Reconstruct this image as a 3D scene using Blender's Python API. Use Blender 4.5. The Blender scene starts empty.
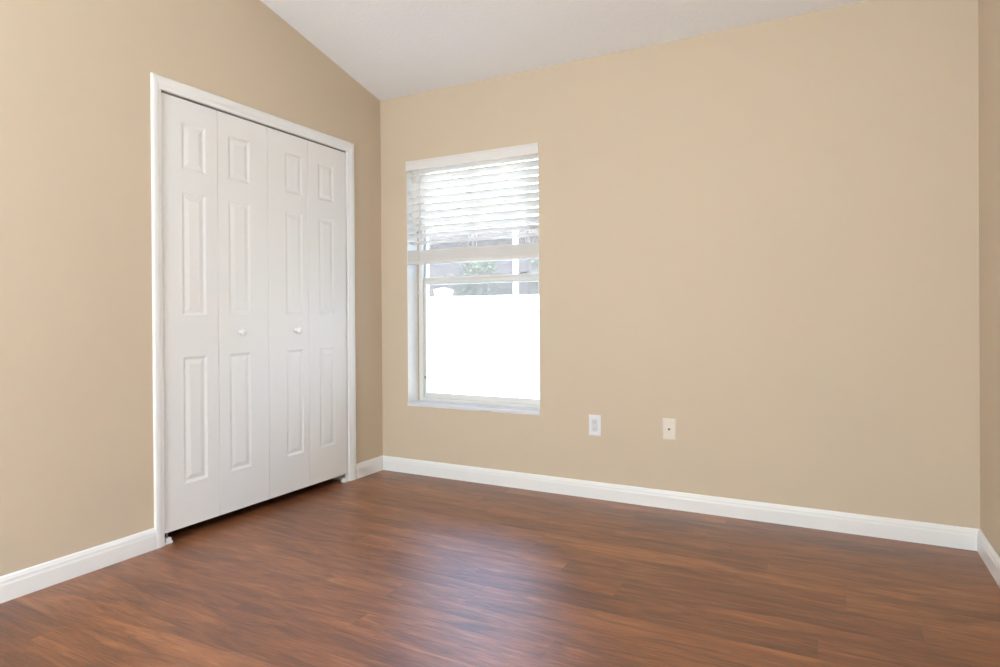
import bpy, bmesh, math, random
from mathutils import Vector, Matrix

# ------------------------------------------------------------------ camera
scene = bpy.context.scene
COL = scene.collection
CX, CD, CH = 2.6404, 3.3288, 1.0179
YAW, PITCH, ROLL = 0.4850, -0.0035, -0.0062
FPX, V0 = 630.0, 317.30
cam_data = bpy.data.cameras.new('camera')
cam = bpy.data.objects.new('camera', cam_data)
COL.objects.link(cam)
F0 = Vector((-math.sin(YAW), math.cos(YAW), 0))
RT = Vector((math.cos(YAW), math.sin(YAW), 0))
UP = Vector((0, 0, 1))
F1 = F0 * math.cos(PITCH) + UP * math.sin(PITCH)
U1 = UP * math.cos(PITCH) - F0 * math.sin(PITCH)
c_, s_ = math.cos(ROLL), math.sin(ROLL)
RX = RT * c_ + U1 * s_
UX = U1 * c_ - RT * s_
m = Matrix((RX, UX, -F1)).transposed().to_4x4()
m.translation = Vector((CX, -CD, CH))
cam.matrix_world = m
cam_data.sensor_width = 36.0
cam_data.sensor_fit = 'HORIZONTAL'
cam_data.lens = FPX / 1000 * 36.0
cam_data.shift_y = (V0 - 333.5) / 1000
cam_data.clip_start = 0.02
cam_data.clip_end = 200
scene.camera = cam

# ------------------------------------------------------------------ view, world, sun
scene.view_settings.view_transform = 'Standard'
scene.view_settings.look = 'None'
scene.view_settings.gamma = 1.0
scene.view_settings.use_curve_mapping = False
scene.view_settings.exposure = 0.0

SKY_STRENGTH = 4.2
SUN_ENERGY = 12.0
FILL_COLOR = (0.74, 0.93, 1.12, 1)
FILL_LAMPS = [   # added fill lights behind the camera: x, y, z, radius, strength, label
    (2.40, -4.70, 1.90, 0.16, 114.0, 'higher added fill light globe, out of view at the rear right'),
    (0.90, -4.70, 1.20, 0.16, 202.0, 'lower added fill light globe, out of view at the rear left'),
]

world = bpy.data.worlds.new('world')
scene.world = world
world.use_nodes = True
wn, wl = world.node_tree.nodes, world.node_tree.links
wn.clear()
w_out = wn.new('ShaderNodeOutputWorld')
w_bg = wn.new('ShaderNodeBackground')
w_sky = wn.new('ShaderNodeTexSky')
w_sky.sky_type = 'NISHITA'
w_sky.sun_disc = False
w_sky.sun_elevation = math.radians(58)
w_sky.sun_rotation = math.radians(150)
w_sky.dust_density = 3.0
w_bg.inputs['Strength'].default_value = SKY_STRENGTH
wl.new(w_sky.outputs[0], w_bg.inputs['Color'])
wl.new(w_bg.outputs[0], w_out.inputs['Surface'])

sun_data = bpy.data.lights.new('sun', 'SUN')
sun_data.energy = SUN_ENERGY
sun_data.angle = math.radians(0.6)
sun_data.color = (1.0, 0.96, 0.9)
sun = bpy.data.objects.new('sun', sun_data)
COL.objects.link(sun)
sun.location = (6, -6, 12)
sun.rotation_euler = Vector((-0.5, 0.42, -1.0)).to_track_quat('-Z', 'Y').to_euler()

# ------------------------------------------------------------------ helpers
def srgb(r, g, b):
    def f(c):
        c /= 255.0
        return c / 12.92 if c <= 0.04045 else ((c + 0.055) / 1.055) ** 2.4
    return (f(r), f(g), f(b), 1.0)

def mat(name, col, rough=0.5, spec=0.5, metal=0.0, bump=None, vary=0.0):
    """bump = (scale, strength, distance); vary = slight tone mottling"""
    mt = bpy.data.materials.new(name)
    mt.use_nodes = True
    nt = mt.node_tree
    b = nt.nodes['Principled BSDF']
    b.inputs['Base Color'].default_value = col
    b.inputs['Roughness'].default_value = rough
    b.inputs['Specular IOR Level'].default_value = spec
    b.inputs['Metallic'].default_value = metal
    tc = nt.nodes.new('ShaderNodeTexCoord')
    if vary:
        n = nt.nodes.new('ShaderNodeTexNoise')
        n.inputs['Scale'].default_value = 3.0
        n.inputs['Detail'].default_value = 4.0
        nt.links.new(tc.outputs['Object'], n.inputs['Vector'])
        r = nt.nodes.new('ShaderNodeValToRGB')
        a, z = 1 - vary, 1 + vary
        r.color_ramp.elements[0].color = (col[0] * a, col[1] * a, col[2] * a, 1)
        r.color_ramp.elements[1].color = (min(col[0] * z, 1), min(col[1] * z, 1), min(col[2] * z, 1), 1)
        r.color_ramp.elements[0].position = 0.3
        r.color_ramp.elements[1].position = 0.7
        nt.links.new(n.outputs['Fac'], r.inputs['Fac'])
        nt.links.new(r.outputs['Color'], b.inputs['Base Color'])
    if bump:
        n = nt.nodes.new('ShaderNodeTexNoise')
        n.inputs['Scale'].default_value = bump[0]
        n.inputs['Detail'].default_value = 3.0
        nt.links.new(tc.outputs['Object'], n.inputs['Vector'])
        bp = nt.nodes.new('ShaderNodeBump')
        bp.inputs['Strength'].default_value = bump[1]
        bp.inputs['Distance'].default_value = bump[2]
        nt.links.new(n.outputs['Fac'], bp.inputs['Height'])
        nt.links.new(bp.outputs['Normal'], b.inputs['Normal'])
    return mt

def add_box(bm, x0, x1, y0, y1, z0, z1, bev=0.0):
    vs = [bm.verts.new((x, y, z)) for x in (x0, x1) for y in (y0, y1) for z in (z0, z1)]
    idx = [(0, 1, 3, 2), (4, 6, 7, 5), (0, 4, 5, 1), (2, 3, 7, 6), (0, 2, 6, 4), (1, 5, 7, 3)]
    fs = [bm.faces.new([vs[i] for i in f]) for f in idx]
    if bev:
        es = list({e for f in fs for e in f.edges})
        bmesh.ops.bevel(bm, geom=es, offset=bev, segments=2, profile=0.5, affect='EDGES')

def add_prism(bm, poly, axis, a, b):
    """extrude a closed 2-D polygon along an axis; axis 0: poly=(y,z), 1: (x,z), 2: (x,y)"""
    def P(p, t):
        return (t, p[0], p[1]) if axis == 0 else (p[0], t, p[1]) if axis == 1 else (p[0], p[1], t)
    A = [bm.verts.new(P(p, a)) for p in poly]
    B = [bm.verts.new(P(p, b)) for p in poly]
    n = len(poly)
    bm.faces.new(A)
    bm.faces.new(B[::-1])
    for i in range(n):
        bm.faces.new((A[i], B[i], B[(i + 1) % n], A[(i + 1) % n]))

def add_lathe(bm, prof, mtx, seg=24):
    """prof = [(r, h)] turned about local z, placed by mtx"""
    rings = []
    for r, h in prof:
        if r < 1e-6:
            rings.append([bm.verts.new(mtx @ Vector((0, 0, h)))])
        else:
            rings.append([bm.verts.new(mtx @ Vector((r * math.cos(2 * math.pi * k / seg), r * math.sin(2 * math.pi * k / seg), h))) for k in range(seg)])
    for a, b in zip(rings[:-1], rings[1:]):
        for k in range(seg):
            q = [a[k % len(a)], a[(k + 1) % seg % len(a)], b[(k + 1) % seg % len(b)], b[k % len(b)]]
            u = []
            for v in q:
                if v not in u:
                    u.append(v)
            if len(u) >= 3:
                bm.faces.new(u)

def add_tube(bm, pts, r, seg=8):
    pts = [Vector(p) for p in pts]
    rings = []
    for i, p in enumerate(pts):
        d = (pts[min(i + 1, len(pts) - 1)] - pts[max(i - 1, 0)]).normalized()
        a = d.orthogonal().normalized()
        b = d.cross(a)
        rings.append([bm.verts.new(p + r * (a * math.cos(2 * math.pi * k / seg) + b * math.sin(2 * math.pi * k / seg))) for k in range(seg)])
    for x, y in zip(rings[:-1], rings[1:]):
        best = min(range(seg), key=lambda s: sum((x[k].co - y[(k + s) % seg].co).length for k in range(seg)))
        for k in range(seg):
            bm.faces.new((x[k], x[(k + 1) % seg], y[(k + 1 + best) % seg], y[(k + best) % seg]))
    bm.faces.new(rings[0][::-1])
    bm.faces.new(rings[-1])

def obj(name, bm, material, parent=None, smooth=False, loc=None):
    bmesh.ops.recalc_face_normals(bm, faces=bm.faces)
    me = bpy.data.meshes.new(name)
    if loc is not None:
        bmesh.ops.translate(bm, verts=bm.verts, vec=-Vector(loc))
    bm.to_mesh(me)
    bm.free()
    me.materials.append(material)
    if smooth:
        me.polygons.foreach_set('use_smooth', [True] * len(me.polygons))
    o = bpy.data.objects.new(name, me)
    COL.objects.link(o)
    if parent is not None:
        o.parent = parent
        if loc is not None:
            o.location = Vector(loc) - world_loc(parent)
        else:
            o.location = -world_loc(parent)
    elif loc is not None:
        o.location = loc
    return o

def world_loc(o):
    v = Vector((0, 0, 0))
    while o is not None:
        v += o.location
        o = o.parent
    return v

def tag(o, label=None, cat=None, group=None, kind=None):
    for k, v in (('label', label), ('category', cat), ('group', group), ('kind', kind)):
        if v:
            o[k] = v
    return o

def empty(name, loc):
    o = bpy.data.objects.new(name, None)
    o.empty_display_size = 0.1
    o.location = loc
    COL.objects.link(o)
    return o

def struct(name, bm, m, label=None, cat=None):
    return tag(obj(name, bm, m), label, cat, kind='structure')

BM = bmesh.new

# ------------------------------------------------------------------ materials
M_WALL = mat('beige_wall_paint', srgb(207, 189, 165), 0.62, 0.3, bump=(260.0, 0.12, 0.002))
M_CEIL = mat('white_ceiling_paint', srgb(244, 243, 242), 0.9, 0.2, bump=(70.0, 0.35, 0.004))
M_TRIM = mat('white_gloss_trim', srgb(238, 236, 233), 0.32, 0.5)
M_DOOR = mat('white_door_paint', srgb(234, 232, 229), 0.42, 0.45, bump=(420.0, 0.05, 0.001))
M_VINYL = mat('white_vinyl', srgb(226, 223, 218), 0.45, 0.4)
M_MARBLE = mat('white_marble_sill', srgb(226, 223, 226), 0.3, 0.5, vary=0.04)
M_CAULK = mat('old_caulk', srgb(196, 176, 150), 0.8, 0.2)
M_SLAT = mat('blind_white', srgb(226, 221, 216), 0.45, 0.4)
def slat_material():
    mt = mat('translucent_slat_white', srgb(232, 229, 225), 0.45, 0.4)
    nt = mt.node_tree
    b, out = nt.nodes['Principled BSDF'], nt.nodes['Material Output']
    t = nt.nodes.new('ShaderNodeBsdfTranslucent')
    t.inputs['Color'].default_value = srgb(255, 244, 230)
    mx = nt.nodes.new('ShaderNodeMixShader')
    mx.inputs[0].default_value = 0.45
    nt.links.new(b.outputs[0], mx.inputs[1]); nt.links.new(t.outputs[0], mx.inputs[2])
    nt.links.new(mx.outputs[0], out.inputs['Surface'])
    return mt
M_SLATS = slat_material()
M_CORD = mat('cord_white', srgb(222, 218, 214), 0.8, 0.2)
M_PLATE = mat('white_plastic_plate', srgb(232, 231, 232), 0.35, 0.5)
M_PLATE2 = mat('ivory_plastic_plate', srgb(229, 218, 203), 0.4, 0.5)
M_RECEPT = mat('grey_white_receptacle', srgb(214, 214, 217), 0.4, 0.5)
M_SLOT = mat('dark_slot', srgb(120, 116, 114), 0.7, 0.2)
M_METAL = mat('dull_steel', srgb(150, 148, 145), 0.4, 0.5, metal=0.8)
M_DARK = mat('dark_steel', srgb(62, 54, 48), 0.5, 0.4, metal=0.4)
M_BROWN = mat('brown_brass', srgb(128, 104, 84), 0.5, 0.4)
M_FENCE = mat('white_vinyl_fence', srgb(236, 236, 237), 0.4, 0.4)
M_POST = mat('white_aluminium', srgb(240, 240, 242), 0.4, 0.4)
M_GROUND = mat('sandy_yard', srgb(188, 186, 170), 0.95, 0.1, bump=(30.0, 0.5, 0.02), vary=0.12)
M_STUCCO = mat('grey_stucco', srgb(90, 87, 86), 0.9, 0.1, bump=(60.0, 0.4, 0.004), vary=0.04)
M_CLOSET = mat('closet_paint', srgb(190, 176, 155), 0.8, 0.2)
M_BARK = mat('bark', srgb(95, 80, 62), 0.9, 0.1)
M_BRASS = mat('brushed_nickel', srgb(180, 176, 170), 0.3, 0.5, metal=1.0)

def leaf_material():
    mt = mat('green_leaves', srgb(96, 138, 84), 0.55, 0.3)
    nt = mt.node_tree
    b = nt.nodes['Principled BSDF']
    n = nt.nodes.new('ShaderNodeTexNoise')
    n.inputs['Scale'].default_value = 9.0
    tc = nt.nodes.new('ShaderNodeTexCoord')
    r = nt.nodes.new('ShaderNodeValToRGB')
    r.color_ramp.elements[0].color = srgb(48, 82, 46)
    r.color_ramp.elements[1].color = srgb(112, 146, 88)
    nt.links.new(tc.outputs['Object'], n.inputs['Vector'])
    nt.links.new(n.outputs['Fac'], r.inputs['Fac'])
    nt.links.new(r.outputs['Color'], b.inputs['Base Color'])
    return mt
M_LEAF = leaf_material()

def glass_material():
    mt = bpy.data.materials.new('window_glass')
    mt.use_nodes = True
    nt = mt.node_tree
    nt.nodes.clear()
    out = nt.nodes.new('ShaderNodeOutputMaterial')
    mix = nt.nodes.new('ShaderNodeMixShader')
    tr = nt.nodes.new('ShaderNodeBsdfTransparent')
    tr.inputs['Color'].default_value = (0.93, 0.96, 0.96, 1)
    gl = nt.nodes.new('ShaderNodeBsdfGlossy')
    gl.inputs['Roughness'].default_value = 0.02
    fr = nt.nodes.new('ShaderNodeFresnel')
    fr.inputs['IOR'].default_value = 1.45
    nt.links.new(fr.outputs[0], mix.inputs[0])
    nt.links.new(tr.outputs[0], mix.inputs[1])
    nt.links.new(gl.outputs[0], mix.inputs[2])
    nt.links.new(mix.outputs[0], out.inputs['Surface'])
    return mt
M_GLASS = glass_material()

def mesh_screen_material(name, col, opacity):
    """fine insect mesh: threads too thin to see, so part of the light passes"""
    mt = bpy.data.materials.new(name)
    mt.use_nodes = True
    nt = mt.node_tree
    nt.nodes.clear()
    out = nt.nodes.new('ShaderNodeOutputMaterial')
    mix = nt.nodes.new('ShaderNodeMixShader')
    tr = nt.nodes.new('ShaderNodeBsdfTransparent')
    df = nt.nodes.new('ShaderNodeBsdfDiffuse')
    df.inputs['Color'].default_value = col
    mix.inputs[0].default_value = opacity
    nt.links.new(tr.outputs[0], mix.inputs[1])
    nt.links.new(df.outputs[0], mix.inputs[2])
    nt.links.new(mix.outputs[0], out.inputs['Surface'])
    return mt
M_SCREEN = mesh_screen_material('window_screen_mesh', srgb(150, 150, 150), 0.18)
M_LANAI = mesh_screen_material('enclosure_mesh', srgb(68, 66, 66), 0.5)

def floor_material():
    mt = bpy.data.materials.new('red_brown_laminate')
    mt.use_nodes = True
    nt = mt.node_tree
    N, L = nt.nodes, nt.links
    b = N['Principled BSDF']
    tc = N.new('ShaderNodeTexCoord')
    sep = N.new('ShaderNodeSeparateXYZ')
    L.new(tc.outputs['Object'], sep.inputs[0])
    def math_(op, a, bb=None):
        n = N.new('ShaderNodeMath'); n.operation = op
        for i, v in enumerate((a, bb)):
            if v is None: continue
            if isinstance(v, (int, float)): n.inputs[i].default_value = v
            else: L.new(v, n.inputs[i])
        return n.outputs[0]
    PW, PL = 0.126, 1.21
    ry = math_('DIVIDE', sep.outputs['Y'], PW)
    row = math_('FLOOR', ry)
    fy = math_('FRACT', ry)
    wn1 = N.new('ShaderNodeTexWhiteNoise'); wn1.noise_dimensions = '1D'
    L.new(row, wn1.inputs['W'])
    rx = math_('ADD', math_('DIVIDE', sep.outputs['X'], PL), math_('MULTIPLY', wn1.outputs['Value'], 7.31))
    colm = math_('FLOOR', rx)
    fx = math_('FRACT', rx)
    pid = N.new('ShaderNodeCombineXYZ')
    L.new(row, pid.inputs[0]); L.new(colm, pid.inputs[1])
    wn2 = N.new('ShaderNodeTexWhiteNoise'); wn2.noise_dimensions = '2D'
    L.new(pid.outputs[0], wn2.inputs['Vector'])
    # grain coordinates, shifted for every plank
    def grain(sx, sy, scale, detail, rough, dist=0.0):
        cx = math_('ADD', math_('MULTIPLY', sep.outputs['X'], sx), math_('MULTIPLY', wn2.outputs['Value'], 37.0))
        cy = math_('MULTIPLY', sep.outputs['Y'], sy)
        cb = N.new('ShaderNodeCombineXYZ')
        L.new(cx, cb.inputs[0]); L.new(cy, cb.inputs[1])
        L.new(math_('MULTIPLY', wn2.outputs['Value'], 91.0), cb.inputs[2])
        n = N.new('ShaderNodeTexNoise')
        n.inputs['Scale'].default_value = scale
        n.inputs['Detail'].default_value = detail
        n.inputs['Roughness'].default_value = rough
        n.inputs['Distortion'].default_value = dist
        L.new(cb.outputs[0], n.inputs['Vector'])
        return n.outputs['Fac']
    g1 = grain(1.3, 8.0, 2.2, 6.0, 0.62, 0.9)      # broad streaks
    g2 = grain(4.0, 55.0, 2.5, 5.0, 0.7, 0.4)     # fine fibres
    ramp = N.new('ShaderNodeValToRGB')
    e = ramp.color_ramp.elements
    e[0].position = 0.29; e[0].color = srgb(66, 38, 24)
    e[1].position = 0.72; e[1].color = srgb(182, 121, 72)
    e.new(0.44).color = srgb(108, 63, 38)
    e.new(0.56).color = srgb(141, 86, 51)
    tone = math_('ADD', math_('ADD', math_('MULTIPLY', g1, 0.60), math_('MULTIPLY', g2, 0.40)),
                 math_('MULTIPLY', math_('SUBTRACT', wn2.outputs['Value'], 0.5), 0.10))
    L.new(tone, ramp.inputs['Fac'])
    g3 = grain(3.2, 26.0, 2.6, 3.0, 0.5, 0.5)      # scattered dark flecks
    fl = N.new('ShaderNodeMapRange')
    fl.inputs['From Min'].default_value = 0.63; fl.inputs['From Max'].default_value = 0.72
    L.new(g3, fl.inputs['Value'])
    fleck = N.new('ShaderNodeMix'); fleck.data_type = 'RGBA'
    L.new(math_('MULTIPLY', fl.outputs[0], 0.45), fleck.inputs[0])
    L.new(ramp.outputs['Color'], fleck.inputs[6])
    fleck.inputs[7].default_value = srgb(70, 44, 32)
    # thin seams between planks
    sy = math_('LESS_THAN', math_('MINIMUM', fy, math_('SUBTRACT', 1.0, fy)), 0.008)
    sx = math_('LESS_THAN', math_('MINIMUM', fx, math_('SUBTRACT', 1.0, fx)), 0.0011)
    seam = math_('MAXIMUM', sy, sx)
    mix = N.new('ShaderNodeMix'); mix.data_type = 'RGBA'
    L.new(math_('MULTIPLY', seam, 0.3), mix.inputs[0])
    L.new(fleck.outputs[2], mix.inputs[6])
    mix.inputs[7].default_value = srgb(58, 34, 26)
    L.new(mix.outputs[2], b.inputs['Base Color'])
    b.inputs['Roughness'].default_value = 0.33
    b.inputs['Specular IOR Level'].default_value = 0.88
    rr = math_('ADD', 0.28, math_('MULTIPLY', g2, 0.14))
    L.new(rr, b.inputs['Roughness'])
    bp = N.new('ShaderNodeBump')
    bp.inputs['Strength'].default_value = 0.70
    bp.inputs['Distance'].default_value = 0.002
    h = math_('SUBTRACT', g2, math_('MULTIPLY', seam, 1.0))
    L.new(h, bp.inputs['Height'])
    L.new(bp.outputs['Normal'], b.inputs['Normal'])
    return mt
M_FLOOR = floor_material()

# ------------------------------------------------------------------ room dimensions
W, D = 3.1965, 5.60           # room width, depth
HC, SL = 2.44, 0.2367         # low ceiling height at back wall, slope
T = 0.25                      # outer wall thickness
WX0, WX1, WZ0, WZ1 = 0.2098, 1.1432, 0.436, 2.0128   # window opening
DY0, DY1, DZ1 = -1.5515, -0.3300, 2.034              # closet opening
CZ = lambda y: HC - SL * y

# ------------------------------------------------------------------ floor, walls, ceiling
bm = BM(); add_box(bm, -0.75, W + 0.15, -D - 0.15, 0.0, -0.12, 0.0)
struct('floor', bm, M_FLOOR)

bm = BM(); add_prism(bm, [(0.25, CZ(0.25)), (-D - 0.15, CZ(-D - 0.15)), (-D - 0.15, CZ(-D - 0.15) + 0.18), (0.25, CZ(0.25) + 0.18)], 0, -0.75, W + 0.15)
struct('ceiling', bm, M_CEIL)

bm = BM()
HB = CZ(T) - 0.001
add_prism(bm, [(-0.75, -0.3), (WX0, -0.3), (WX0, HB), (-0.75, HB)], 1, 0, T)
add_prism(bm, [(WX1, -0.3), (W + 0.15, -0.3), (W + 0.15, HB), (WX1, HB)], 1, 0, T)
add_prism(bm, [(WX0, -0.3), (WX1, -0.3), (WX1, WZ0), (WX0, WZ0)], 1, 0, T)
add_prism(bm, [(WX0, WZ1), (WX1, WZ1), (WX1, HB), (WX0, HB)], 1, 0, T)
# small wedge that closes the joint up to the sloping ceiling
add_prism(bm, [(0.0, HB), (T, HB), (0.0, CZ(0) - 0.0002)], 0, -0.75, W + 0.15)
struct('wall_back', bm, M_WALL)

bm = BM()
JT = 0.12                     # left wall thickness
add_prism(bm, [(-D, 0), (DY0, 0), (DY0, CZ(DY0)), (-D, CZ(-D))], 0, -JT, 0)
add_prism(bm, [(DY1, 0), (0, 0), (0, CZ(0)), (DY1, CZ(DY1))], 0, -JT, 0)
add_prism(bm, [(DY0, DZ1), (DY1, DZ1), (DY1, CZ(DY1)), (DY0, CZ(DY0))], 0, -JT, 0)
struct('wall_left', bm, M_WALL)

bm = BM(); add_prism(bm, [(-D, 0), (0, 0), (0, CZ(0)), (-D, CZ(-D))], 0, W, W + 0.12)
struct('wall_right', bm, M_WALL)
bm = BM(); add_box(bm, -0.75, W + 0.15, -D - 0.12, -D, 0, CZ(-D))
struct('wall_rear', bm, M_WALL)
bm = BM()
add_prism(bm, [(-1.75, 0), (0, 0), (0, CZ(0)), (-1.75, CZ(-1.75))], 0, -0.75, -0.65)
add_prism(bm, [(-1.75, 0), (-1.65, 0), (-1.65, CZ(-1.65)), (-1.75, CZ(-1.75))], 0, -0.65, -JT)
struct('wall_closet', bm, M_CLOSET)

# ------------------------------------------------------------------ baseboards
BH, BT = 0.0920, 0.013
B_PROF = [(0, 0), (BT, 0), (BT, 0.060), (0.0120, 0.0640), (0.0112, 0.0680), (0.0108, 0.0765), (0.0085, 0.0815), (0.0070, 0.0865), (0.0045, 0.0905), (0.0015, BH), (0, BH)]
def sweep_board(name, p0, p1, nrm, m0, m1):
    """profile run from p0 to p1; m0, m1 = how far the end is mitred back per unit of depth"""
    p0, p1, nrm = Vector(p0), Vector(p1), Vector(nrm)
    d = (p1 - p0).normalized()
    bm = BM()
    A = [bm.verts.new((p0 + d * (m0 * t) + nrm * t) + Vector((0, 0, z))) for t, z in B_PROF]
    B = [bm.verts.new((p1 - d * (m1 * t) + nrm * t) + Vector((0, 0, z))) for t, z in B_PROF]
    n = len(A)
    bm.faces.new(A); bm.faces.new(B[::-1])
    for i in range(n):
        bm.faces.new((A[i], B[i], B[(i + 1) % n], A[(i + 1) % n]))
    return struct(name, bm, M_TRIM)
CWL, CWR, CWT = 0.0445, 0.0615, 0.0605   # casing widths: left, right, head
sweep_board('baseboard_left', (0, -D, 0), (0, DY0 - CWL + 0.003, 0), (1, 0, 0), 1, 0)
sweep_board('baseboard_left_corner', (0, DY1 + CWR - 0.003, 0), (0, 0, 0), (1, 0, 0), 0, 1)
sweep_board('baseboard_back', (0, 0, 0), (W, 0, 0), (0, -1, 0), 1, 1)
sweep_board('baseboard_right', (W, 0, 0), (W, -D, 0), (-1, 0, 0), 1, 1)
sweep_board('baseboard_rear', (W, -D, 0), (0, -D, 0), (0, 1, 0), 1, 1)

# ------------------------------------------------------------------ closet casing, jamb, track
C_PROF = [(0, 0), (0, 0.0075), (0.05, 0.0092), (0.13, 0.0098), (0.28, 0.0098), (0.35, 0.0120), (0.50, 0.0135), (0.72, 0.0140), (0.88, 0.0130), (0.96, 0.0105), (1.0, 0.0075), (1.0, 0)]   # (fraction of width, thickness)
bm = BM()
rings = []
for ya, yb, za in ((1, 0, 0), (1, 0, 1), (0, 1, 1), (0, 1, 0)):
    ring = []
    for w, t in C_PROF:
        y = DY0 + 0.003 - w * CWL if ya else DY1 - 0.003 + w * CWR
        z = (DZ1 - 0.003 + w * CWT) if za else 0.0
        ring.append(bm.verts.new((t, y, z)))
    rings.append(ring)
for a, b in zip(rings[:-1], rings[1:]):
    for i in range(len(a)):
        bm.faces.new((a[i], b[i], b[(i + 1) % len(a)], a[(i + 1) % len(a)]))
bm.faces.new(rings[0]); bm.faces.new(rings[-1])
struct('trim_1', bm, M_TRIM, 'white moulded casing around the closet door opening', 'door casing')
bm = BM()
JB = 0.004
add_box(bm, -JT, 0.0, DY0, DY0 + JB, 0, DZ1)
add_box(bm, -JT, 0.0, DY1 - JB, DY1, 0, DZ1)
add_box(bm, -JT, 0.0, DY0, DY1, DZ1 - JB, DZ1)
struct('trim_2', bm, M_TRIM, 'white jamb lining the closet door opening', 'door jamb')

# closet door leaves -------------------------------------------------
FX, FT = -0.001, 0.034         # face of the leaves, thickness
LZ0, LZ1 = 0.0505, 2.0205
PZ = [(0.250, 0.834), (1.027, 1.594), (1.697, 1.916)]
def leaf(parent, y0, y1, py0, py1):
    bm = BM()
    ys = [y0, py0, py1, y1]
    zs = [LZ0] + [z for p in PZ for z in p] + [LZ1]
    g = {}
    def V(x, i, j):
        k = (x, i, j)
        if k not in g:
            g[k] = bm.verts.new((x, ys[i], zs[j]))
        return g[k]
    for j in range(7):
        for i in range(3):
            hole = i == 1 and j in (1, 3, 5)
            if not hole:
                bm.faces.new((V(FX, i, j), V(FX, i + 1, j), V(FX, i + 1, j + 1), V(FX, i, j + 1)))
            bm.faces.new((V(FX - FT, i, j), V(FX - FT, i, j + 1), V(FX - FT, i + 1, j + 1), V(FX - FT, i + 1, j)))
    for j in range(7):
        for i in (0, 3):
            bm.faces.new((V(FX, i, j), V(FX, i, j + 1), V(FX - FT, i, j + 1), V(FX - FT, i, j)))
    for i in range(3):
        for j in (0, 7):
            bm.faces.new((V(FX, i, j), V(FX - FT, i, j), V(FX - FT, i + 1, j), V(FX, i + 1, j)))
    edges = [e for e in bm.edges if all(abs(v.co.x - FX) < 1e-6 for v in e.verts) and
             (all(abs(v.co.y - y0) < 1e-6 for v in e.verts) or all(abs(v.co.y - y1) < 1e-6 for v in e.verts))]
    bmesh.ops.bevel(bm, geom=edges, offset=0.0012, segments=2, affect='EDGES')
    o = obj('leaf', bm, M_DOOR, parent)
    for z0, z1 in PZ:
        pb = BM()
        prof = [(0, 0), (0.003, -0.0010), (0.010, -0.0040), (0.013, -0.0046), (0.016, -0.0046), (0.020, -0.0038), (0.034, -0.0009), (0.038, -0.0004)]
        rings = []
        for ins, dx in prof:
            rings.append([pb.verts.new((FX + dx, y, z)) for y, z in ((py0 + ins, z0 + ins), (py1 - ins, z0 + ins), (py1 - ins, z1 - ins), (py0 + ins, z1 - ins))])
        for a, b in zip(rings[:-1], rings[1:]):
            for k in range(4):
                pb.faces.new((a[k], a[(k + 1) % 4], b[(k + 1) % 4], b[k]))
        pb.faces.new(rings[-1])
        back = [pb.verts.new((FX - 0.012, v.co.y, v.co.z)) for v in rings[0]]
        for k in range(4):
            pb.faces.new((rings[0][k], back[k], back[(k + 1) % 4], rings[0][(k + 1) % 4]))
        pb.faces.new(back[::-1])
        obj('raised_panel', pb, M_DOOR, o)
    return o

def knob(parent, y, z):
    bm = BM()
    mtx = Matrix.Translation((FX, y, z)) @ Matrix.Rotation(math.pi / 2, 4, 'Y')
    add_lathe(bm, [(0.0, 0), (0.0125, 0.0), (0.0125, 0.003), (0.008, 0.006), (0.0075, 0.013), (0.011, 0.016), (0.0160, 0.020), (0.0172, 0.025), (0.0150, 0.030), (0.009, 0.033), (0, 0.034)], mtx, 24)
    return obj('knob', bm, M_TRIM, parent, smooth=True)

d1 = tag(empty('door_1', (0, -1.25, LZ0)), 'left pair of white six-panel bifold closet leaves, nearer the camera', 'bifold door', kind='structure')
leaf(d1, -1.5445, -1.2555, -1.446, -1.320)
l2 = leaf(d1, -1.2535, -0.9485, -1.193, -1.062)
knob(l2, -1.126, 0.940)
d2 = tag(empty('door_2', (0, -0.65, LZ0)), 'right pair of white six-panel bifold closet leaves, nearer the window', 'bifold door', kind='structure')
l3 = leaf(d2, -0.9465, -0.6585, -0.825, -0.700)
leaf(d2, -0.6565, -0.3425, -0.574, -0.447)
knob(l3, -0.754, 0.940)

# overhead track with its hangers
bm = BM()
tx0, tx1 = -0.030, -0.004
add_box(bm, tx0, tx1, DY0 + JB, DY1 - JB, DZ1 - JB - 0.0025, DZ1 - JB)
add_box(bm, tx1 - 0.0015, tx1, DY0 + JB, DY1 - JB, DZ1 - JB - 0.006, DZ1 - JB)
add_box(bm, tx0, tx0 + 0.0015, DY0 + JB, DY1 - JB, DZ1 - JB - 0.006, DZ1 - JB)
tr = tag(empty('door_track', (0, -0.94, DZ1)), 'thin grey metal bifold track under the closet head casing', 'door track')
obj('channel', bm, M_METAL, tr)
for y in (-1.00, -0.905):
    bm = BM()
    add_box(bm, -0.024, -0.0055, y - 0.016, y + 0.016, LZ1 + 0.0005, DZ1 - JB - 0.003)
    add_lathe(bm, [(0, 0), (0.004, 0), (0.004, 0.01), (0, 0.01)], Matrix.Translation((-0.015, y, LZ1 - 0.006)), 10)
    obj('roller_hanger', bm, M_DARK, tr)

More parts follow.
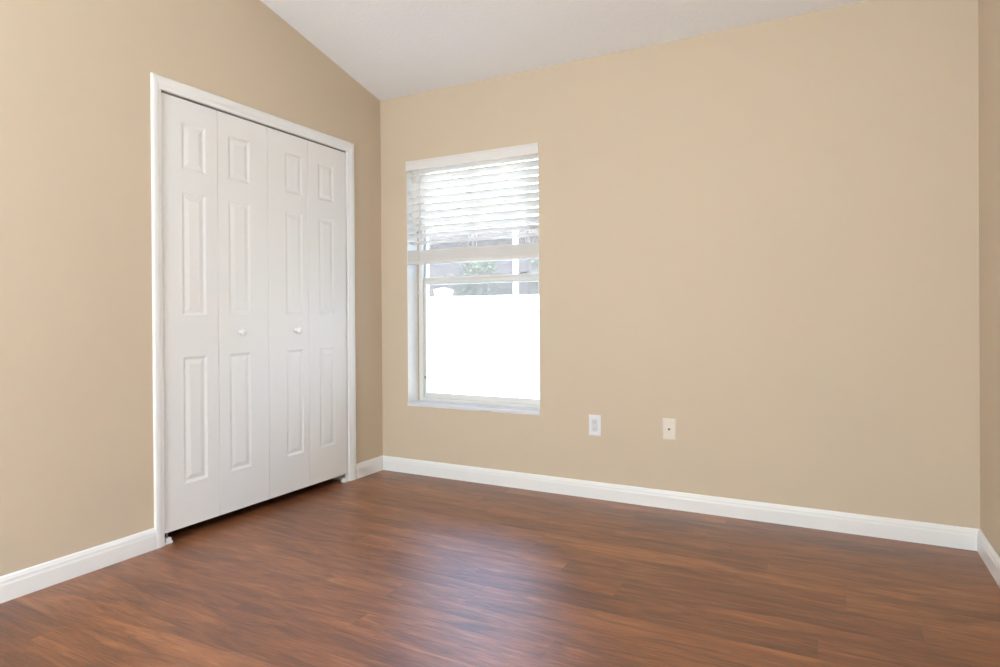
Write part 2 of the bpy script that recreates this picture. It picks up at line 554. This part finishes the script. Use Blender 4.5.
# floor pivot brackets
def pivot(y, s, label):
    """s = +1: the upright flange is on the low-y jamb"""
    root = tag(empty('pivot_bracket', (0.0, y, 0)), label, 'bracket', 'closet floor brackets')
    bm = BM()
    a, b = sorted((y, y + s * 0.040))
    add_box(bm, -0.026, 0.004, a, b, 0.0, 0.010, 0.001)
    add_box(bm, -0.022, 0.002, *sorted((y + s * 0.010, y + s * 0.036)), 0.010, 0.026, 0.002)
    a, b = sorted((y, y + s * 0.003))
    add_box(bm, -0.026, 0.002, a, b, 0.010, 0.042, 0.001)
    obj('bracket_plate', bm, M_TRIM, root)
    bm = BM()
    add_lathe(bm, [(0, 0), (0.005, 0), (0.005, 0.004), (0.0035, 0.005), (0.0035, 0.027), (0, 0.027)], Matrix.Translation((-0.014, y + s * 0.023, 0.026)), 14)
    obj('pivot_pin', bm, M_METAL, root, smooth=False)
pivot(DY0 + JB, 1, 'small white floor pivot bracket at the left foot of the closet doors')
pivot(DY1 - JB, -1, 'small white floor pivot bracket at the right foot of the closet doors')

# ------------------------------------------------------------------ window
win = tag(empty('window_1', (0.677, 0.14, WZ0)), 'white single-hung window in the beige back wall', 'window', kind='structure')
FY0, FY1 = 0.116, 0.178
SILL = 0.457
def rect_frame(bm, x0, x1, z0, z1, y0, y1, l, r, b, t):
    add_box(bm, x0, x0 + l, y0, y1, z0, z1, 0.002)
    add_box(bm, x1 - r, x1, y0, y1, z0, z1, 0.002)
    add_box(bm, x0 + l, x1 - r, y0, y1, z0, z0 + b, 0.002)
    add_box(bm, x0 + l, x1 - r, y0, y1, z1 - t, z1, 0.002)
bm = BM()
rect_frame(bm, WX0, WX1, SILL, WZ1, FY0, FY0 + 0.014, 0.040, 0.040, 0.020, 0.020)
rect_frame(bm, WX0, WX1, SILL, WZ1, FY0 + 0.013, FY1, 0.027, 0.027, 0.020, 0.020)
obj('window_frame', bm, M_VINYL, win)
# upper sash (outer), lower sash (inner)
ux0, ux1 = WX0 + 0.028, WX1 - 0.028
bm = BM(); rect_frame(bm, ux0, ux1, 1.222, WZ1 - 0.021, 0.157, 0.173, 0.011, 0.011, 0.044, 0.020)
us = obj('upper_sash', bm, M_VINYL, win)
bm = BM(); add_box(bm, ux0 + 0.008, ux1 - 0.008, 0.163, 0.167, 1.262, WZ1 - 0.036)
obj('glass_pane', bm, M_GLASS, us)
bm = BM(); rect_frame(bm, ux0, ux1, SILL + 0.020, 1.268, 0.131, 0.150, 0.024, 0.024, 0.032, 0.036)
add_box(bm, ux0 + 0.013, ux1 - 0.013, 0.124, 0.150, 1.255, 1.270, 0.002)
ls = obj('lower_sash', bm, M_VINYL, win)
bm = BM(); add_box(bm, ux0 + 0.016, ux1 - 0.016, 0.136, 0.140, 0.505, 1.236)
obj('glass_pane', bm, M_GLASS, ls)
for x in (WX0 + 0.245, WX1 - 0.165):
    bm = BM()
    add_box(bm, x - 0.028, x + 0.028, 0.126, 0.148, 1.2695, 1.275, 0.0015)
    add_lathe(bm, [(0, 0), (0.010, 0), (0.010, 0.006), (0, 0.007)], Matrix.Translation((x, 0.137, 1.275)), 14)
    add_box(bm, x - 0.004, x + 0.026, 0.120, 0.128, 1.276, 1.281, 0.001)
    obj('sash_lock', bm, M_METAL if x > 0.7 else M_VINYL, ls)
bm = BM()
add_box(bm, ux0 + 0.014, ux0 + 0.020, 0.127, 0.133, 0.60, 0.618, 0.001)
obj('tilt_latch', bm, M_DARK, ls)
bm = BM(); add_box(bm, ux0 + 0.008, ux1 - 0.008, 0.1755, 0.1760, SILL + 0.026, 1.24)
obj('insect_screen', bm, M_SCREEN, win)
# caulk bead where frame meets the plastered reveal
bm = BM(); add_box(bm, WX0, WX0 + 0.008, FY0 - 0.005, FY0 + 0.002, SILL, WZ1, 0.002)
obj('caulk_bead', bm, M_CAULK, win)
# plastered white reveal is painted
bm = BM()
RV = 0.0015
add_box(bm, WX0, WX0 + RV, 0.0, FY0, SILL, WZ1)
add_box(bm, WX1 - RV, WX1, 0.0, FY0, SILL, WZ1)
add_box(bm, WX0, WX1, 0.0, FY0, WZ1 - RV, WZ1)
struct('trim_3', bm, M_TRIM, 'white painted reveal lining the window recess', 'window reveal')
# sill with a slightly uneven caulked front edge
rnd = random.Random(5)
bm = BM()
n = 28
top, fr, bot = [], [], []
for i in range(n + 1):
    x = WX0 + (WX1 - WX0) * i / n
    jag = rnd.uniform(-0.0012, 0.0012)
    dz = 0.004 if 0.58 < i / n < 0.66 else 0.0
    top.append(bm.verts.new((x, -0.004 + jag * 0.4, SILL - 0.001)))
    fr.append(bm.verts.new((x, -0.007 + jag, SILL - 0.006)))
    bot.append(bm.verts.new((x, -0.0065 + jag, WZ0 - 0.001 + abs(jag) * 2 + dz)))
back = [bm.verts.new((WX0 + (WX1 - WX0) * i / n, FY1, SILL)) for i in range(n + 1)]
bb = [bm.verts.new((WX0 + (WX1 - WX0) * i / n, FY1, WZ0)) for i in range(n + 1)]
for i in range(n):
    for a, b in ((back, top), (top, fr), (fr, bot), (bot, bb), (bb, back)):
        bm.faces.new((a[i], a[i + 1], b[i + 1], b[i]))
for i in (0, n):
    bm.faces.new((back[i], top[i], fr[i], bot[i], bb[i]))
obj('window_sill', bm, M_MARBLE, win)

# ------------------------------------------------------------------ blind
bl = tag(empty('window_blind', (0.677, 0.04, WZ1)), 'white horizontal slat blind half raised in the window recess', 'blind')
bx0, bx1 = WX0 + 0.0035, WX1 - 0.0035
bm = BM()
vp = [(-0.006, 1.949), (0.004, 1.949), (0.004, 2.011), (-0.006, 2.011), (-0.008, 2.008), (-0.008, 2.002), (-0.0065, 1.999), (-0.0065, 1.962), (-0.008, 1.958), (-0.008, 1.952)]
add_prism(bm, vp, 0, WX0 - 0.002, WX1 + 0.001)
obj('valance', bm, M_SLAT, bl)
bm = BM(); add_box(bm, bx0, bx1, 0.010, 0.052, 1.980, 2.009, 0.002)
obj('headrail', bm, M_SLAT, bl)
SY = 0.040
def slat_mesh(tilt, length0, length1, depth=0.050, th=0.0028, crown=0.0025):
    """cross-section in (y, z) around 0, room side is -y"""
    k = 6
    up, dn = [], []
    for i in range(k + 1):
        t = -0.5 + i / k
        z = crown * (1 - (2 * t) ** 2)
        up.append((t * depth, z + th / 2)); dn.append((t * depth, z - th / 2))
    poly = up + dn[::-1]
    c, s = math.cos(tilt), math.sin(tilt)
    poly = [(y * c - z * s, y * s + z * c) for y, z in poly]
    bm = BM()
    add_prism(bm, poly, 0, length0, length1)
    bmesh.ops.recalc_face_normals(bm, faces=bm.faces)
    me = bpy.data.meshes.new('slat')
    bm.to_mesh(me); bm.free()
    me.materials.append(M_SLATS)
    return me
TILTS = [40, 40, 40, 40, 39, 38, 37, 35, 32, 25, 13]       # room edge up, degrees
def place_slat(me, y, z, tilt=0.0):
    o = bpy.data.objects.new('slat', me)
    COL.objects.link(o)
    o.parent = bl
    o.rotation_euler.x = -math.radians(tilt)
    o.location = Vector((0, y, z)) - bl.location
me_open = slat_mesh(0.0, bx0, bx1)
slat_z = [1.905 - 0.0463 * k for k in range(-1, 10)]
for z, a in zip(slat_z, TILTS):
    place_slat(me_open, SY, z, a)
me_flat = slat_mesh(0.0, bx0, bx1, crown=0.0003, th=0.0029)
me_flat.materials[0] = M_SLAT
NST = 21
st0 = 1.3702
for k in range(NST):
    place_slat(me_flat, SY - 0.012 + 0.0025 * math.sin(k * 2.3), st0 + 0.0033 * k)
bm = BM(); add_box(bm, bx0, bx1, SY - 0.012 - 0.0255, SY - 0.012 + 0.0255, 1.349, 1.3685, 0.004)
br = obj('bottom_rail', bm, M_SLAT, bl)
for xx in (bx0 + 0.09, 0.677, bx1 - 0.09):
    bm = BM()
    add_lathe(bm, [(0, -0.003), (0.006, -0.003), (0.007, 0.0), (0, 0.0005)], Matrix.Translation((xx, SY - 0.012, 1.349)), 12)
    obj('cord_button', bm, M_SLAT, br)
for xx in (bx0 + 0.075, 0.677, bx1 - 0.075):
    bm = BM()
    for dx in (-0.012, 0.012):
        add_tube(bm, [(xx + dx, SY - 0.027, 1.958), (xx + dx, SY - 0.027, 1.445), (xx + dx, SY - 0.040, 1.40), (xx + dx, SY - 0.0395, 1.356)], 0.0009, 6)
        add_tube(bm, [(xx + dx, SY + 0.027, 1.958), (xx + dx, SY + 0.027, 1.445), (xx + dx, SY + 0.016, 1.40), (xx + dx, SY + 0.0155, 1.356)], 0.0009, 6)
        for z, a in zip(slat_z, TILTS):
            ca, sa = math.cos(math.radians(a)) * 0.026, math.sin(math.radians(a)) * 0.026
            add_tube(bm, [(xx + dx, SY - 0.027, z + sa - 0.003), (xx + dx, SY - ca, z + sa - 0.003), (xx + dx, SY + ca, z - sa - 0.003), (xx + dx, SY + 0.027, z - sa - 0.003)], 0.0008, 5)
    obj('ladder_cord', bm, M_CORD, bl)
lx = bx0 + 0.092
bm = BM()
for dx in (-0.002, 0.002):
    add_tube(bm, [(lx + dx, -0.001, 1.955), (lx + dx, -0.003, 1.6), (lx + dx * 0.6, -0.004, 1.30), (lx, -0.004, 1.185)], 0.0013, 6)
lc = obj('lift_cord', bm, M_CORD, bl)
bm = BM()
add_lathe(bm, [(0, 0.030), (0.003, 0.030), (0.0045, 0.022), (0.0065, 0.004), (0.0068, 0.0), (0.005, -0.002), (0, -0.002)], Matrix.Translation((lx, -0.004, 1.158)), 14)
obj('tassel', bm, M_SLAT, lc, smooth=True)

# ------------------------------------------------------------------ wall plates
def plate(name, x0, x1, z0, z1, label, cat, m):
    root = tag(empty(name, ((x0 + x1) / 2, 0, (z0 + z1) / 2)), label, cat)
    bm = BM()
    a = [(x0, z0), (x1, z0), (x1, z1), (x0, z1)]
    def ring(ins, y):
        return [bm.verts.new((x + (ins if x == x0 else -ins), y, z + (ins if z == z0 else -ins))) for x, z in a]
    R = [ring(0, 0), ring(0, -0.0025), ring(0.0015, -0.0045), ring(0.006, -0.0058)]
    for p, q in zip(R[:-1], R[1:]):
        for k in range(4):
            bm.faces.new((p[k], p[(k + 1) % 4], q[(k + 1) % 4], q[k]))
    bm.faces.new(R[-1]); bm.faces.new(R[0][::-1])
    obj('cover_plate', bm, m, root)
    return root
cxo, czo = 1.4765, 0.4045
po = plate('wall_outlet', cxo - 0.0355, cxo + 0.0355, czo - 0.0575, czo + 0.0575, 'white electrical outlet low on the beige wall, nearer the window', 'outlet', M_PLATE)
bm = BM(); add_box(bm, cxo - 0.0165, cxo + 0.0165, -0.0082, -0.0050, czo - 0.0335, czo + 0.0335, 0.0012)
rc = obj('receptacle', bm, M_RECEPT, po)
for dz in (-0.019, 0.019):
    bm = BM()
    add_box(bm, cxo - 0.0072, cxo - 0.0056, -0.0085, -0.0080, czo + dz - 0.002, czo + dz + 0.006)
    add_box(bm, cxo + 0.0056, cxo + 0.0072, -0.0085, -0.0080, czo + dz - 0.002, czo + dz + 0.005)
    add_lathe(bm, [(0, 0), (0.0022, 0), (0.0022, 0.0005), (0, 0.0005)], Matrix.Translation((cxo, -0.0080, czo + dz - 0.007)) @ Matrix.Rotation(math.pi / 2, 4, 'X'), 12)
    obj('slots', bm, M_SLOT, rc)
for dz in (-0.0485, 0.0485):
    bm = BM(); add_lathe(bm, [(0, 0), (0.0032, 0), (0.0026, 0.0012), (0, 0.0014)], Matrix.Translation((cxo, -0.0056, czo + dz)) @ Matrix.Rotation(math.pi / 2, 4, 'X'), 12)
    obj('screw', bm, M_PLATE, po)

cxc, czc = 1.8845, 0.4155
pc = plate('cable_jack', cxc - 0.0345, cxc + 0.0345, czc - 0.0550, czc + 0.0550, 'ivory cable jack plate with dark centre socket, right of the white outlet', 'cable jack', M_PLATE2)
bm = BM()
rot = Matrix.Rotation(math.pi / 2, 4, 'X')
add_lathe(bm, [(0, 0), (0.0060, 0), (0.0060, 0.0015), (0.0045, 0.0020), (0.0043, 0.007), (0.0026, 0.007), (0.0024, 0.003), (0, 0.003)], Matrix.Translation((cxc, -0.0056, czc)) @ rot, 18)
obj('coax_socket', bm, M_BROWN, pc)
for dz in (-0.041, 0.041):
    bm = BM(); add_lathe(bm, [(0, 0), (0.0032, 0), (0.0026, 0.0012), (0, 0.0014)], Matrix.Translation((cxc, -0.0056, czc + dz)) @ rot, 12)
    obj('screw', bm, M_PLATE2, pc)

# ------------------------------------------------------------------ added fill lights (unseen hanging globes, above and behind the view)
def globe_material(name, strength):
    mt = bpy.data.materials.new(name)
    mt.use_nodes = True
    b = mt.node_tree.nodes['Principled BSDF']
    b.inputs['Base Color'].default_value = (0.9, 0.9, 0.88, 1)
    b.inputs['Emission Color'].default_value = FILL_COLOR
    b.inputs['Emission Strength'].default_value = strength
    return mt

def fill_pendant(lxx, lyy, gz, gr, strength, label):  # invented hanging globe, put in to brighten the room from out of view
    lz = CZ(lyy)
    cl = tag(empty('added_fill_light', (lxx, lyy, lz)), label, 'pendant light')
    bm = BM(); add_lathe(bm, [(0, 0.02), (0.075, 0.02), (0.075, -0.012), (0.06, -0.028), (0, -0.032)], Matrix.Translation((lxx, lyy, lz)), 32)
    obj('canopy', bm, M_BRASS, cl)
    bm = BM(); add_tube(bm, [(lxx, lyy, lz - 0.025), (lxx, lyy, gz + gr + 0.02)], 0.006, 10)
    obj('stem', bm, M_BRASS, cl)
    bm = BM(); add_lathe(bm, [(0, 0.03), (0.02, 0.03), (0.055, 0.012), (0.058, -0.018), (0, -0.018)], Matrix.Translation((lxx, lyy, gz + gr)), 32)
    obj('holder', bm, M_BRASS, cl)
    bm = BM()
    gp = [(gr * math.sin(math.pi * k / 16), gr * math.cos(math.pi * k / 16)) for k in range(17)]
    gp[0] = (0, gr); gp[-1] = (0, -gr)
    add_lathe(bm, gp, Matrix.Translation((lxx, lyy, gz)), 32)
    obj('globe', bm, globe_material('fill_globe_glow', strength), cl, smooth=True)
for args in FILL_LAMPS:
    if args[4] > 0:
        fill_pendant(*args)

# ------------------------------------------------------------------ outside: yard, fence, screened enclosure, shrubs
GZ = -0.12
bm = BM(); add_box(bm, -14, 12, T, 16, GZ - 0.2, GZ)
struct('ground', bm, M_GROUND)

fn = tag(empty('vinyl_fence', (0.0, 1.9, GZ)), 'white vinyl privacy fence outside the window', 'fence')
FYF = 1.84                      # front of posts
PWD = 0.127
post_x = [-0.745 + 1.83 * k for k in range(-2, 4)]
FTOP, RH = 1.203, 0.148
fy = FYF + PWD / 2
for x in post_x:
    bm = BM()
    add_box(bm, x - PWD / 2, x + PWD / 2, FYF, FYF + PWD, GZ, 1.262, 0.004)
    p = obj('fence_post', bm, M_FENCE, fn)
    bm = BM()
    h = PWD / 2 + 0.006
    add_prism(bm, [(x - h, FYF - 0.006), (x + h, FYF - 0.006), (x + h, FYF + PWD + 0.006), (x - h, FYF + PWD + 0.006)], 2, 1.245, 1.268)
    b4 = [bm.verts.new((x + sx * h, fy + sy * h, 1.268)) for sx, sy in ((-1, -1), (1, -1), (1, 1), (-1, 1))]
    ap = bm.verts.new((x, fy, 1.292))
    for k in range(4):
        bm.faces.new((b4[k], b4[(k + 1) % 4], ap))
    obj('post_cap', bm, M_FENCE, p)
for xa, xb in zip(post_x[:-1], post_x[1:]):
    x0, x1 = xa + PWD / 2, xb - PWD / 2
    bm = BM()
    nb = 11
    bw = (x1 - x0) / nb
    for k in range(nb):
        a, b = x0 + k * bw, x0 + (k + 1) * bw
        add_prism(bm, [(a, fy - 0.008), (a + 0.004, fy - 0.011), (b - 0.004, fy - 0.011), (b, fy - 0.008), (b, fy + 0.011), (a, fy + 0.011)], 2, GZ + 0.10, FTOP - 0.06)
    pn = obj('fence_panel', bm, M_FENCE, fn)
    for z0, z1 in ((FTOP - RH, FTOP), (GZ + 0.05, GZ + 0.05 + RH)):
        bm = BM(); add_box(bm, x0, x1, fy - 0.022, fy + 0.022, z0, z1, 0.003)
        obj('fence_rail', bm, M_FENCE, pn)

en = tag(empty('screen_enclosure', (-1.4, 4.75, GZ)), 'grey screened patio enclosure with white posts beyond the fence', 'screen enclosure')
EY, ET = 4.73, 2.36
ex = [-5.10, -3.23, -1.36, 0.51, 2.38]
for x in ex:
    bm = BM(); add_box(bm, x - 0.032, x + 0.032, EY, EY + 0.064, GZ, ET, 0.003)
    obj('enclosure_post', bm, M_POST, en)
    if x < -2:
        continue
    bm = BM(); add_box(bm, x + 0.040, x + 0.075, EY + 0.30, EY + 0.34, GZ, ET - 0.02, 0.002)
    obj('screen_stop', bm, M_STUCCO, en)
    bm = BM(); add_box(bm, x + 0.285, x + 0.305, EY + 0.30, EY + 0.33, GZ, ET - 0.02, 0.002)
    obj('screen_stop', bm, M_POST, en)
bm = BM(); add_box(bm, ex[0], ex[-1], EY, EY + 0.064, ET - 0.05, ET + 0.02, 0.003)
obj('enclosure_beam', bm, M_STUCCO, en)
for xa, xb in zip(ex[:-1], ex[1:]):
    bm = BM(); add_box(bm, xa + 0.032, xb - 0.032, EY + 0.03, EY + 0.0305, GZ + 0.02, ET - 0.05)
    obj('screen_panel', bm, M_LANAI, en)
nh = tag(empty('neighbour_house', (-1.2, 7.4, GZ)), 'grey stucco house wall seen through the enclosure mesh', 'house')
bm = BM(); add_box(bm, -8.5, 6.0, 7.4, 7.6, GZ, 2.48)
obj('house_wall', bm, M_STUCCO, nh)
bm = BM(); add_box(bm, -8.6, 6.1, 6.95, 7.65, 2.45, 2.60, 0.005)
obj('eave', bm, M_STUCCO, nh)

def shrub(x, y, r, h, n, seed, label):
    rd = random.Random(seed)
    root = tag(empty('garden_shrub', (x, y, GZ)), label, 'shrub', 'shrubs behind the enclosure mesh')
    bm = BM()
    tips = []
    for k in range(9):
        a = rd.uniform(0, 2 * math.pi)
        e = (x + r * 0.7 * math.cos(a) * rd.random(), y + r * 0.7 * math.sin(a) * rd.random(), GZ + h * rd.uniform(0.6, 0.95))
        mid = (x + (e[0] - x) * 0.35, y + (e[1] - y) * 0.35, GZ + (e[2] - GZ) * 0.5)
        add_tube(bm, [(x, y, GZ), mid, e], 0.012, 6)
    obj('stem', bm, M_BARK, root)
    bm = BM()
    for k in range(n):
        a = rd.uniform(0, 2 * math.pi)
        q = rd.uniform(0.35, 1.0)
        t = rd.uniform(0.12, 1.0)
        rr = r * q * (0.55 + 0.45 * math.sin(math.pi * min(t, 0.9)))
        c = Vector((x + rr * math.cos(a), y + rr * math.sin(a), GZ + h * t))
        L = rd.uniform(0.09, 0.17); wd = L * 0.32
        d = Vector((math.cos(a) * 0.7 + rd.uniform(-.4, .4), math.sin(a) * 0.7 + rd.uniform(-.4, .4), rd.uniform(-0.2, 0.9))).normalized()
        s = d.cross(Vector((rd.uniform(-.3, .3), rd.uniform(-.3, .3), 1))).normalized()
        nn = s.cross(d)
        v0 = bm.verts.new(c)
        v1 = bm.verts.new(c + d * L * 0.5 + s * wd + nn * 0.012)
        v2 = bm.verts.new(c + d * L - nn * 0.02)
        v3 = bm.verts.new(c + d * L * 0.5 - s * wd + nn * 0.012)
        vm = bm.verts.new(c + d * L * 0.5)
        for f in ((v0, v1, vm), (v1, v2, vm), (v2, v3, vm), (v3, v0, vm)):
            bm.faces.new(f)
    obj('foliage', bm, M_LEAF, root)
shrub(-2.60, 5.85, 0.42, 2.10, 900, 1, 'green shrub seen low through the window, just above the fence post')
shrub(-1.50, 6.10, 0.26, 2.05, 460, 2, 'smaller green shrub right of the fence post, nearer the white enclosure post')
